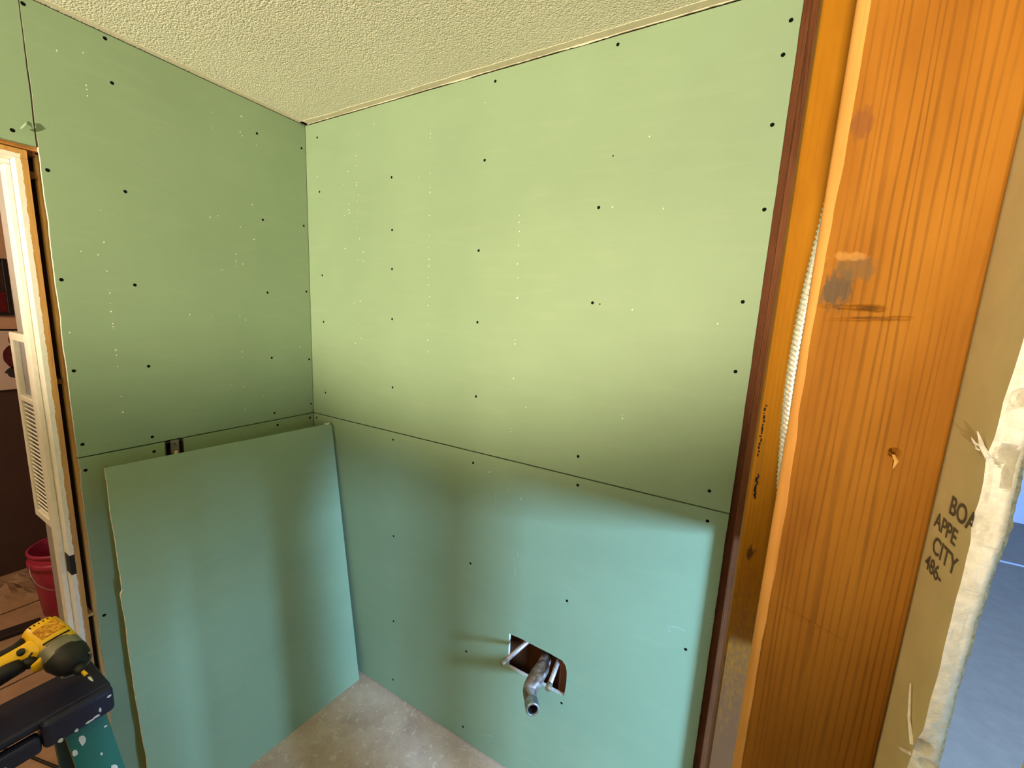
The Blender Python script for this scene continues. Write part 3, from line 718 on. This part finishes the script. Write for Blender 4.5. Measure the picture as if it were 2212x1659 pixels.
# ================================================================== room to the right of the partition
struct(obj('floor.002', box(1.8205, 4.9, -5.0, 4.5, -0.10, -0.001), M['blue_floor']), 'blue grey floor of the next room')
o = obj('floor_joint', box(1.83, 4.85, 3.315, 3.345, -0.0009, 0.0006), M['lavender'], bpy.data.objects['floor.002'])
struct(obj('ceiling.002', box(1.8205, 4.9, -5.0, 4.5, H + .0005, H + .05), M['smooth_plaster']), 'ceiling of the next room')
struct(obj('wall_side', box(1.8205, 4.9, 4.42, 4.5, 0, H), M['lavender']), 'pale lavender end wall of the next room')
struct(obj('wall_side.001', box(1.8205, 4.9, -5.05, -5.0, 0, H), M['lavender']), 'near end wall of the next room')
struct(obj('wall_side.002', box(1.76, 1.8200, 0.1155, 4.42, 0, H), M['lavender']), 'side wall of the next room beyond the corner')
struct(obj('wall_side.003', box(1.8208, 1.8600, -5.0, -4.6005, 0, H), M['lavender']), 'side wall of the next room behind')
struct(obj('light_blocker', box(2.20, 2.26, -1.75, -0.79, 1.15, H), M['lavender']), 'added slab blocking window light in the next room')  # unseen slab added to keep window light out of the torn slot
WW = root('wall_window', (4.85, 0, 0), 'outer wall of the next room with its window')
wy0, wy1, wz0, wz1 = -1.86, -1.00, 1.07, 1.93
for a in ((-5.0, wy0, 0, H), (wy1, 4.42, 0, H), (wy0, wy1, 0, wz0), (wy0, wy1, wz1, H)):
    obj('wall_piece', box(4.80, 4.90, a[0], a[1], a[2], a[3]), M['lavender'], WW)
WN = root('window_1', (4.85, -1.43, 1.07), 'window of the next room')
for a in ((wy0, wy0 + .05, wz0, wz1), (wy1 - .05, wy1, wz0, wz1), (wy0 + .05, wy1 - .05, wz0, wz0 + .05), (wy0 + .05, wy1 - .05, wz1 - .05, wz1), (-1.445, -1.415, wz0 + .05, wz1 - .05)):
    obj('window_frame', box(4.815, 4.885, a[0] + .0004, a[1] - .0004, a[2] + .0004, a[3] - .0004), M['white_paint'], WN)
M['glass'] = bpy.data.materials.new('window_glass'); M['glass'].use_nodes = True
g_ = M['glass'].node_tree.nodes['Principled BSDF']; g_.inputs['Transmission Weight'].default_value = 1.0; g_.inputs['Roughness'].default_value = 0.03
for a in ((wy0 + .0505, -1.4455), (-1.4145, wy1 - .0505)):
    obj('window_pane', box(4.848, 4.852, a[0], a[1], wz0 + .0505, wz1 - .0505), M['glass'], WN)
# ================================================================== THINGS in the bathroom
# leaning offcut of green board
BR = Vector((.321, -.0135, 0.0005)); TR = Vector((.143, -.0135, 1.194)); BL = Vector((.276, -.5, 0.0005))
n_ = (TR - BR).cross(BL - BR).normalized()
if n_.x < 0: n_ = -n_
u_ = (BL - BR).normalized(); v_ = n_.cross(u_); v_ = v_ if v_.z > 0 else -v_
edge = [(.745, 0.0)] + [Vector((.745 + .0035 * wob(b_, 70, 9) + .001 * wob(b_, 71, 60) + (.004 if b_ < .82 else -.002), b_)) for b_ in [i * .012 for i in range(1, 100)]] + [(.742, 1.207)]
outl = [(0.016, 0.0)] + edge + [(0.028, 1.207), (0.020, 1.203), (0.016, 1.19)]
off = panel('drywall_offcut', [Vector(a) for a in outl], (BR, u_, v_, n_), 0.0127, GM, None)
tag(off, 'loose green drywall sheet leaning in the corner against the wall', 'drywall sheet')
# rubbed white corner
crumb = []
bm = bmesh.new()
for i in range(7):
    c0 = BR + u_ * (.022 + .022 * RND.random()) + v_ * (1.2085 + .003 * RND.random()) - n_ * (.001 + .009 * RND.random())
    r = .002 + .0025 * RND.random()
    bmesh.ops.create_icosphere(bm, subdivisions=1, radius=r, matrix=Matrix.Translation(c0))
obj('crumbled_corner', bm, M['gypsum'], off)

# pipes through the hole
M['copper'] = paint_mat('weathered_copper', [(0.3, lin(176, 138, 116)), (0.5, lin(196, 190, 190)), (0.7, lin(150, 142, 138))], 60)
M['copper'].node_tree.nodes['Principled BSDF'].inputs['Metallic'].default_value = 0.45
M['copper'].node_tree.nodes['Principled BSDF'].inputs['Roughness'].default_value = 0.45
M['cap'] = simple('dull_cap', (150, 136, 112), 0.5, 0.5, var=0.25, scale=90)
M['galv'] = paint_mat('old_galvanised', [(0.3, lin(104, 86, 74)), (0.5, lin(134, 118, 108)), (0.62, lin(168, 166, 170)), (0.8, lin(200, 200, 206))], 34)
M['galv'].node_tree.nodes['Principled BSDF'].inputs['Metallic'].default_value = 0.35
M['galv'].node_tree.nodes['Principled BSDF'].inputs['Roughness'].default_value = 0.42
M['chrome'] = simple('threaded_steel', (178, 184, 186), 0.3, 0.7, var=0.2, scale=80)
def stub(label, a, b_):
    a, b_ = Vector(a), Vector(b_); d = (b_ - a).normalized()
    t = thing('water_pipe', label, 'pipe', a, 'capped supply stubs')
    obj('tube', tube([a - d * .045, a, b_ - d * .016], .0079, 14), M['copper'], t, True)
    obj('cap', tube([b_ - d * .022, b_ - d * .0215, b_ - d * .002, b_], [.0088, .0098, .0098, .0075], 14), M['cap'], t, True)
stub('capped copper supply pipe at the left of the wall hole', (1.1431, .020, .5579), (1.1007, -.090, .5326))
stub('capped copper supply pipe right of the drain elbow', (1.2616, .020, .535), (1.2738, -.090, .5284))
dr = thing('drain_pipe', 'old galvanised drain elbow sticking out of the wall hole', 'drain pipe', (1.2112, .03, .5105))
p0, p1, p2, p3, p4 = Vector((1.209, .055, .512)), Vector((1.2150, -.005, .506)), Vector((1.2075, -.050, .488)), Vector((1.2075, -.078, .4745)), Vector((1.2260, -.106, .4740))
obj('nipple', tube([p0, p1], .0205, 20), M['galv'], dr, True)
pth = smoothpath([p1 + (p0 - p1) * .15, p1, p2, p3, p4], 7)
rr = [.0205 + .0055 * math.sin(math.pi * min(1, i / (len(pth) - 1) * 1.05)) for i in range(len(pth))]
obj('elbow', tube(pth, rr, 20), M['galv'], dr, True)
d = Vector((.50, -.72, .12)).normalized(); e0 = p4
def lathe_axis(org, axis, prof, n=24):
    bm = bmesh.new(); axis = Vector(axis).normalized(); s = axis.cross(Vector((0, 0, 1))).normalized(); t = s.cross(axis)
    rings = [[bm.verts.new(org + axis * h + (s * math.cos(2 * math.pi * k / n) + t * math.sin(2 * math.pi * k / n)) * r) for k in range(n)] for h, r in prof]
    for a, b_ in zip(rings, rings[1:]):
        for k in range(n): bm.faces.new((a[k], a[(k + 1) % n], b_[(k + 1) % n], b_[k]))
    return bm
prof = [(-.010, .0195), (.003, .0205)] + [(.004 + i * .0024, .0214 if i % 2 else .0228) for i in range(13)] + [(.0345, .0215), (.036, .0208), (.0362, .0165), (.034, .0155), (.006, .0155)]
obj('threaded_end', lathe_axis(e0, d, prof), M['chrome'], dr, True)
obj('bore', lathe_axis(e0, d, [(.0300, .0154), (.0060, .0150), (.0055, .0001)]), M['dark'], dr)

# switch box behind the leaning sheet
eb = thing('switch_box', 'metal switch box with ivory toggle above the leaning sheet', 'switch box', (-0.01, -.534, 1.12))
M['box_metal'] = simple('switch_box_metal', (70, 62, 54), 0.6, 0.3, var=0.2)
M['ivory'] = simple('ivory_toggle', (226, 208, 164), 0.5)
bm = bmesh.new()
for a in ((-.5605, -.5575, 1.115, 1.2150), (-.5105, -.5075, 1.115, 1.2150), (-.5575, -.5105, 1.2120, 1.2150), (-.5575, -.5105, 1.115, 1.118)):
    box(-.060, .0012, a[0], a[1], a[2], a[3], bm)
box(-.063, -.060, -.5605, -.5075, 1.115, 1.2150, bm)
obj('box_shell', bm, M['box_metal'], eb)
M['bakelite'] = simple('grey_bakelite', (40, 36, 32), 0.55)
obj('switch_body', box(-.040, .0015, -.5460, -.5200, 1.125, 1.190, None, .002, 1), M['bakelite'], eb)
M['yoke'] = simple('zinc_yoke', (128, 124, 112), 0.5, 0.3, var=0.2)
obj('yoke', box(-.0005, .0030, -.5450, -.5210, 1.116, 1.2185, None, .0008, 1), M['yoke'], eb)
obj('toggle', box(.0030, .0130, -.5385, -.5290, 1.145, 1.180, None, .002, 2), M['ivory'], eb)
obj('yoke_screw', tube([(.0028, -.533, 1.2050), (.0042, -.533, 1.2050)], .0026, 10), M['iron'], eb)

# ------------------------------------------------------------------ stepladder
M['navy'] = simple('navy_plastic', (24, 30, 60), 0.45, var=0.2, scale=20)
M['green_rail'] = simple('green_fibreglass', (0, 100, 80), 0.4, var=0.12, scale=14)
M['splat'] = simple('white_paint_splat', (212, 222, 222), 0.6)
M['black_rubber'] = simple('black_rubber', (24, 24, 26), 0.55, var=0.2)
M['alu'] = simple('aluminium', (150, 152, 154), 0.35, 0.8)
lad = thing('stepladder', 'green fibreglass stepladder with navy plastic top cap beside the doorway', 'ladder', (.50, -1.08, 0))
bm = bmesh.new()
box(.440, .5600, -1.275, -.893, .842, .860, bm, .006, 3)
box(.530, .5760, -1.000, -.893, .800, .8585, bm, .010, 3)
box(.530, .5760, -1.275, -1.168, .800, .8585, bm, .010, 3)
box(.545, .5720, -1.167, -1.001, .800, .835, bm, .006, 2)
box(.440, .4600, -1.275, -.893, .800, .8585, bm, .006, 2)
box(.4595, .5305, -.905, -.893, .800, .8585, bm, .004, 2)
box(.4595, .5305, -1.275, -1.263, .800, .8585, bm, .004, 2)
cap = obj('top_cap', bm, M['navy'], lad)
def channel(name, top, bot, wdir, w_, ddir, dep, mat, parent):
    """C-section rail: web w_ wide facing ddir, flanges dep deep behind"""
    t, b_ = Vector(top), Vector(bot); wv = Vector(wdir).normalized(); dv = Vector(ddir).normalized(); th = .004
    prof = [(-w_ / 2, 0), (w_ / 2, 0), (w_ / 2, -dep), (w_ / 2 - th, -dep), (w_ / 2 - th, -th), (-w_ / 2 + th, -th), (-w_ / 2 + th, -dep), (-w_ / 2, -dep)]
    bm = bmesh.new()
    r1 = [bm.verts.new(t + wv * a + dv * c) for a, c in prof]; r2 = [bm.verts.new(b_ + wv * a + dv * c) for a, c in prof]
    for k in range(8): bm.faces.new((r1[k], r1[(k + 1) % 8], r2[(k + 1) % 8], r2[k]))
    bm.faces.new(r1[::-1]); bm.faces.new(r2)
    return obj(name, bm, mat, parent)
FT1, FB1 = Vector((.553, -.938, .808)), Vector((.800, -.880, 0.012))
FT2, FB2 = Vector((.553, -1.230, .808)), Vector((.800, -1.288, 0.012))
ax_ = (FB1 - FT1).normalized()
channel('front_rail', FT1, FB1, (0.05, 1, 0), .062, (1, -.05, .30), .026, M['green_rail'], lad)
channel('front_rail', FT2, FB2, (-0.05, 1, 0), .062, (1, .05, .30), .026, M['green_rail'], lad)
M['rail_dark'] = simple('dark_green_rail', (22, 58, 50), 0.5, var=.15)
channel('rear_rail', (.462, -.955, .806), (.240, -.905, .012), (.05, 1, 0), .034, (-1, .0, .27), .020, M['rail_dark'], lad)
channel('rear_rail', (.462, -1.213, .806), (.240, -1.263, .012), (-.05, 1, 0), .034, (-1, .0, .27), .020, M['rail_dark'], lad)
for z in (.27, .53):
    t = (.808 - z) / .796; x = .553 + .247 * t; yy = .029 * t * 2
    obj('step', box(x - .085, x - .008, -1.228 - yy, -.940 + yy, z - .012, z + .012, None, .003, 1), M['alu'], lad)
obj('spreader', tube([(.640, -.905, .50), (.50, -.925, .53), (.380, -.925, .50)], .006, 8), M['black_rubber'], lad)
for p_ in (FB1, FB2, Vector((.240, -.905, .012)), Vector((.240, -1.263, .012))):
    obj('foot', box(p_.x - .03, p_.x + .03, p_.y - .036, p_.y + .036, .001, .040, None, .005, 2), M['black_rubber'], lad)
# paint splats
bm = bmesh.new()
def splat(cen, uu, vv, ru, rv, seed):
    cen, uu, vv = Vector(cen), Vector(uu).normalized(), Vector(vv).normalized(); nn = uu.cross(vv).normalized(); k = 9
    ring = [bm.verts.new(cen + uu * ru * math.cos(2 * math.pi * j / k) * (1 + .5 * wob(j, seed, .9)) + vv * rv * math.sin(2 * math.pi * j / k) * (1 + .5 * wob(j, seed + 2, .9))) for j in range(k)]
    top = bm.verts.new(cen + nn * .0012)
    for j in range(k): bm.faces.new((ring[j], ring[(j + 1) % k], top))
rn = Vector((1, -.05, .30)).normalized()
for (t, a, ru, rv) in ((.05, -.012, .005, .011), (.07, -.027, .004, .007), (.155, -.010, .003, .008), (.165, .016, .005, .010), (.05, .024, .003, .002), (.11, .006, .002, .003), (.26, .004, .004, .009)):
    c0 = FT1 + (FB1 - FT1) * t + Vector((.05, 1, 0)).normalized() * a + rn * .0006
    splat(c0, (.05, 1, 0), (FT1 - FB1), ru, rv, t * 40)
for (y, z, ru, rv) in ((-.978, .806, .004, .005), (-.955, .807, .003, .004), (-.918, .822, .002, .006), (-.925, .812, .006, .003), (-.935, .810, .007, .003), (-.902, .842, .004, .003), (-1.05, .812, .004, .004), (-1.10, .806, .006, .003), (-1.215, .83, .004, .004)):
    splat((.5766 if -1.0 < y or y < -1.168 else .5726, y, z), (0, 1, 0), (0, 0, 1), ru, rv, y * 50)
o = obj('paint_splats', bm, M['splat'], lad); o['kind'] = 'stuff'

# ------------------------------------------------------------------ impact driver on the ladder cap
M['yellow'] = simple('yellow_plastic', (250, 198, 18), 0.42, var=0.05, scale=40)
M['gear'] = simple('grey_gear_case', (134, 130, 112), 0.45, 0.4, var=0.12, scale=60)
M['label_plate'] = paint_mat('worn_label', [(0.35, lin(176, 112, 20)), (0.5, lin(204, 140, 30)), (0.62, lin(236, 178, 50)), (0.75, lin(240, 200, 120))], 110)
Rr = Vector((.378, -.953, .952)); Tt = Vector((.568, -.920, .888))
ax = (Tt - Rr).normalized()
hd = Vector((0.12, -1.0, -0.10)); hd = (hd - ax * hd.dot(ax)).normalized()
sd = ax.cross(hd).normalized()
if sd.z < 0: sd = -sd
drl = thing('impact_driver', 'yellow and black cordless impact driver lying on the stepladder cap', 'power tool', (.49, -.95, .861))
def P_(s, h=0.0, t=0.0): return Rr + ax * s + hd * h + sd * t
def loft(sections, n=28, power=2.0, caps=True, bm=None):
    """sections: (centre s, h, half-width along hd, half-width along sd) stacked along ax, superellipse"""
    bm = bm or bmesh.new(); rings = []
    for (s, h, a, b_) in sections:
        ring = []
        for k in range(n):
            an = 2 * math.pi * k / n; c_, s_ = math.cos(an), math.sin(an)
            ring.append(bm.verts.new(P_(s, h + a * math.copysign(abs(c_) ** (2 / power), c_), b_ * math.copysign(abs(s_) ** (2 / power), s_))))
        rings.append(ring)
    for a, b_ in zip(rings, rings[1:]):
        for k in range(n): bm.faces.new((a[k], a[(k + 1) % n], b_[(k + 1) % n], b_[k]))
    if caps: bm.faces.new(rings[0][::-1]); bm.faces.new(rings[-1])
    return bm
obj('motor_housing', loft([(0, 0, .018, .020), (.003, 0, .026, .026), (.008, 0, .0295, .029), (.030, 0, .031, .030), (.055, 0, .032, .0305), (.082, 0, .031, .030)], power=3.0), M['yellow'], drl, True)
obj('gear_case', loft([(.074, .001, .0322, .0310), (.080, .001, .0330, .0318), (.104, .001, .0325, .0312), (.112, .001, .030, .029)], power=2.4), M['gear'], drl, True)
obj('nose_bumper', loft([(.100, .001, .0335, .0322), (.108, .001, .0340, .0328), (.128, 0, .0300, .0295), (.140, 0, .0225, .0225), (.146, 0, .0150, .0150)]), M['black_rubber'], drl, True)
bm = bmesh.new(); tor = []
for i in range(22):
    a = math.radians(150 + i * 9); tor.append(P_(.1400, .0255 * math.cos(a), .0255 * math.sin(a)))
obj('lamp_ring', tube(tor, .0022, 8), M['gear'], drl, True)
obj('chuck', loft([(.144, 0, .0115, .0115), (.160, 0, .0105, .0105), (.164, 0, .008, .008)]), M['black_rubber'], drl, True)
bit = obj('driver_bit', loft([(.160, 0, .0034, .0034), (.1785, 0, .0034, .0034)], 6), M['yellow'], drl)
obj('bit_collar', loft([(.1785, 0, .0036, .0036), (.186, 0, .0034, .0034)], 8), M['black_rubber'], bit)
obj('bit_tip', loft([(.186, 0, .0030, .0030), (.194, 0, .0026, .0026), (.200, 0, .0008, .0008)], 8), M['chrome'], bit)
# handle: sections along hd
def hloft(sections, n=24, power=2.6):
    bm = bmesh.new(); rings = []
    for (h, s, a, b_) in sections:
        ring = []
        for k in range(n):
            an = 2 * math.pi * k / n; c_, s_ = math.cos(an), math.sin(an)
            ring.append(bm.verts.new(P_(s + a * math.copysign(abs(c_) ** (2 / power), c_), h, b_ * math.copysign(abs(s_) ** (2 / power), s_))))
        rings.append(ring)
    for a, b_ in zip(rings, rings[1:]):
        for k in range(n): bm.faces.new((a[k], a[(k + 1) % n], b_[(k + 1) % n], b_[k]))
    bm.faces.new(rings[0][::-1]); bm.faces.new(rings[-1]); return bm
obj('handle', hloft([(.012, .056, .034, .026), (.026, .054, .030, .0245), (.038, .047, .021, .0215), (.070, .041, .0165, .0185), (.105, .038, .0165, .0185), (.125, .042, .024, .021)]), M['yellow'], drl, True)
obj('handle_grip', hloft([(.030, .018, .010, .0175), (.045, .0235, .009, .0185), (.080, .0215, .009, .018), (.112, .020, .009, .018)]), M['black_rubber'], drl, True)
obj('grip_front', hloft([(.052, .062, .016, .0150), (.070, .062, .015, .0170), (.118, .062, .016, .0180)]), M['black_rubber'], drl, True)
obj('trigger', hloft([(.034, .073, .010, .011), (.042, .070, .013, .0125), (.054, .064, .011, .011)]), M['black_rubber'], drl, True)
obj('guard', hloft([(.026, .086, .008, .018), (.036, .088, .006, .015), (.046, .088, .004, .010)]), M['yellow'], drl, True)
obj('battery', hloft([(.126, .050, .044, .036), (.132, .050, .047, .038), (.178, .050, .047, .038), (.184, .050, .042, .034)], power=5), M['black_rubber'], drl)
# vents, label and buttons on the upper side
for i in range(6):
    s = .0105 + i * .0012; h = -.024 + i * .0088
    obj('vent_slot', loft([(s, h, .0026, .0004 + .0298), (s + .0042, h, .0026, .0004 + .0305)], 10, 4.0) if False else tube([P_(.0075, h * .8, .0272), P_(.0125, h * .8, .0292)], .0014, 6), M['black_rubber'], drl)
bm = bmesh.new()
vv = [bm.verts.new(P_(s, h, .0308)) for s, h in ((.020, -.021), (.056, -.022), (.058, .016), (.026, .018))]
f = bm.faces.new(vv); r = bmesh.ops.extrude_face_region(bm, geom=[f]); bmesh.ops.translate(bm, verts=[g for g in r['geom'] if isinstance(g, bmesh.types.BMVert)], vec=-sd * .003)
obj('label_plate', bm, M['label_plate'], drl)
obj('housing_slot', tube([P_(.070, -.022, .0285), P_(.0705, 0, .0308), P_(.070, .020, .0290)], .0022, 8), M['black_rubber'], drl)
obj('direction_button', tube([P_(.052, .046, .018), P_(.052, .046, .0265)], .0062, 14), M['black_rubber'], drl)
obj('housing_slot', tube([P_(.068, .036, .0225), P_(.073, .042, .0215)], .002, 8), M['black_rubber'], drl)

# ------------------------------------------------------------------ small things
tag(obj('cord', tube(smoothpath([(-.640, -.955, .004), (-.52, -.925, .004), (-.435, -.895, .005), (-.345, -.868, .004), (-.285, -.850, .004)], 6), .0045, 8), M['black_rubber'], smooth=True), 'short black cord lying on brown paper behind the stepladder', 'cord')
M['scuff'] = simple('pale_scuff', (176, 196, 178), 0.8)
SCUFFS = [(1.5869, 0.8371, 1.6047, 0.8363), (1.5963, 0.8444, 1.6165, 0.8432), (1.6086, 0.847, 1.6261, 0.8461), (1.6211, 0.8468, 1.6411, 0.8442), (1.5929, 0.8279, 1.6034, 0.8252), (1.6901, 0.9156, 1.7017, 0.9151), (1.695, 0.9035, 1.7067, 0.9017), (1.6943, 0.889, 1.7059, 0.8885), (1.0843, 0.8562, 1.0914, 0.7968), (1.0926, 0.9029, 1.0959, 0.8779), (0.9793, 0.0863, 1.0419, 0.111), (0.9888, 1.096, 1.0027, 1.0481)]
bm = bmesh.new()
for (x0, z0, x1, z1) in SCUFFS:
    dx, dz = x1 - x0, z1 - z0; ll = math.hypot(dx, dz); nx, nz = -dz / ll * .0009, dx / ll * .0009
    q = [bm.verts.new((x, -.0003, z)) for x, z in ((x0, z0), ((x0 + x1) / 2 + nx, (z0 + z1) / 2 + nz), (x1, z1), ((x0 + x1) / 2 - nx, (z0 + z1) / 2 - nz))]
    bm.faces.new(q)
o = obj('scuff_marks', bm, M['scuff'], lo_r); o['kind'] = 'stuff'
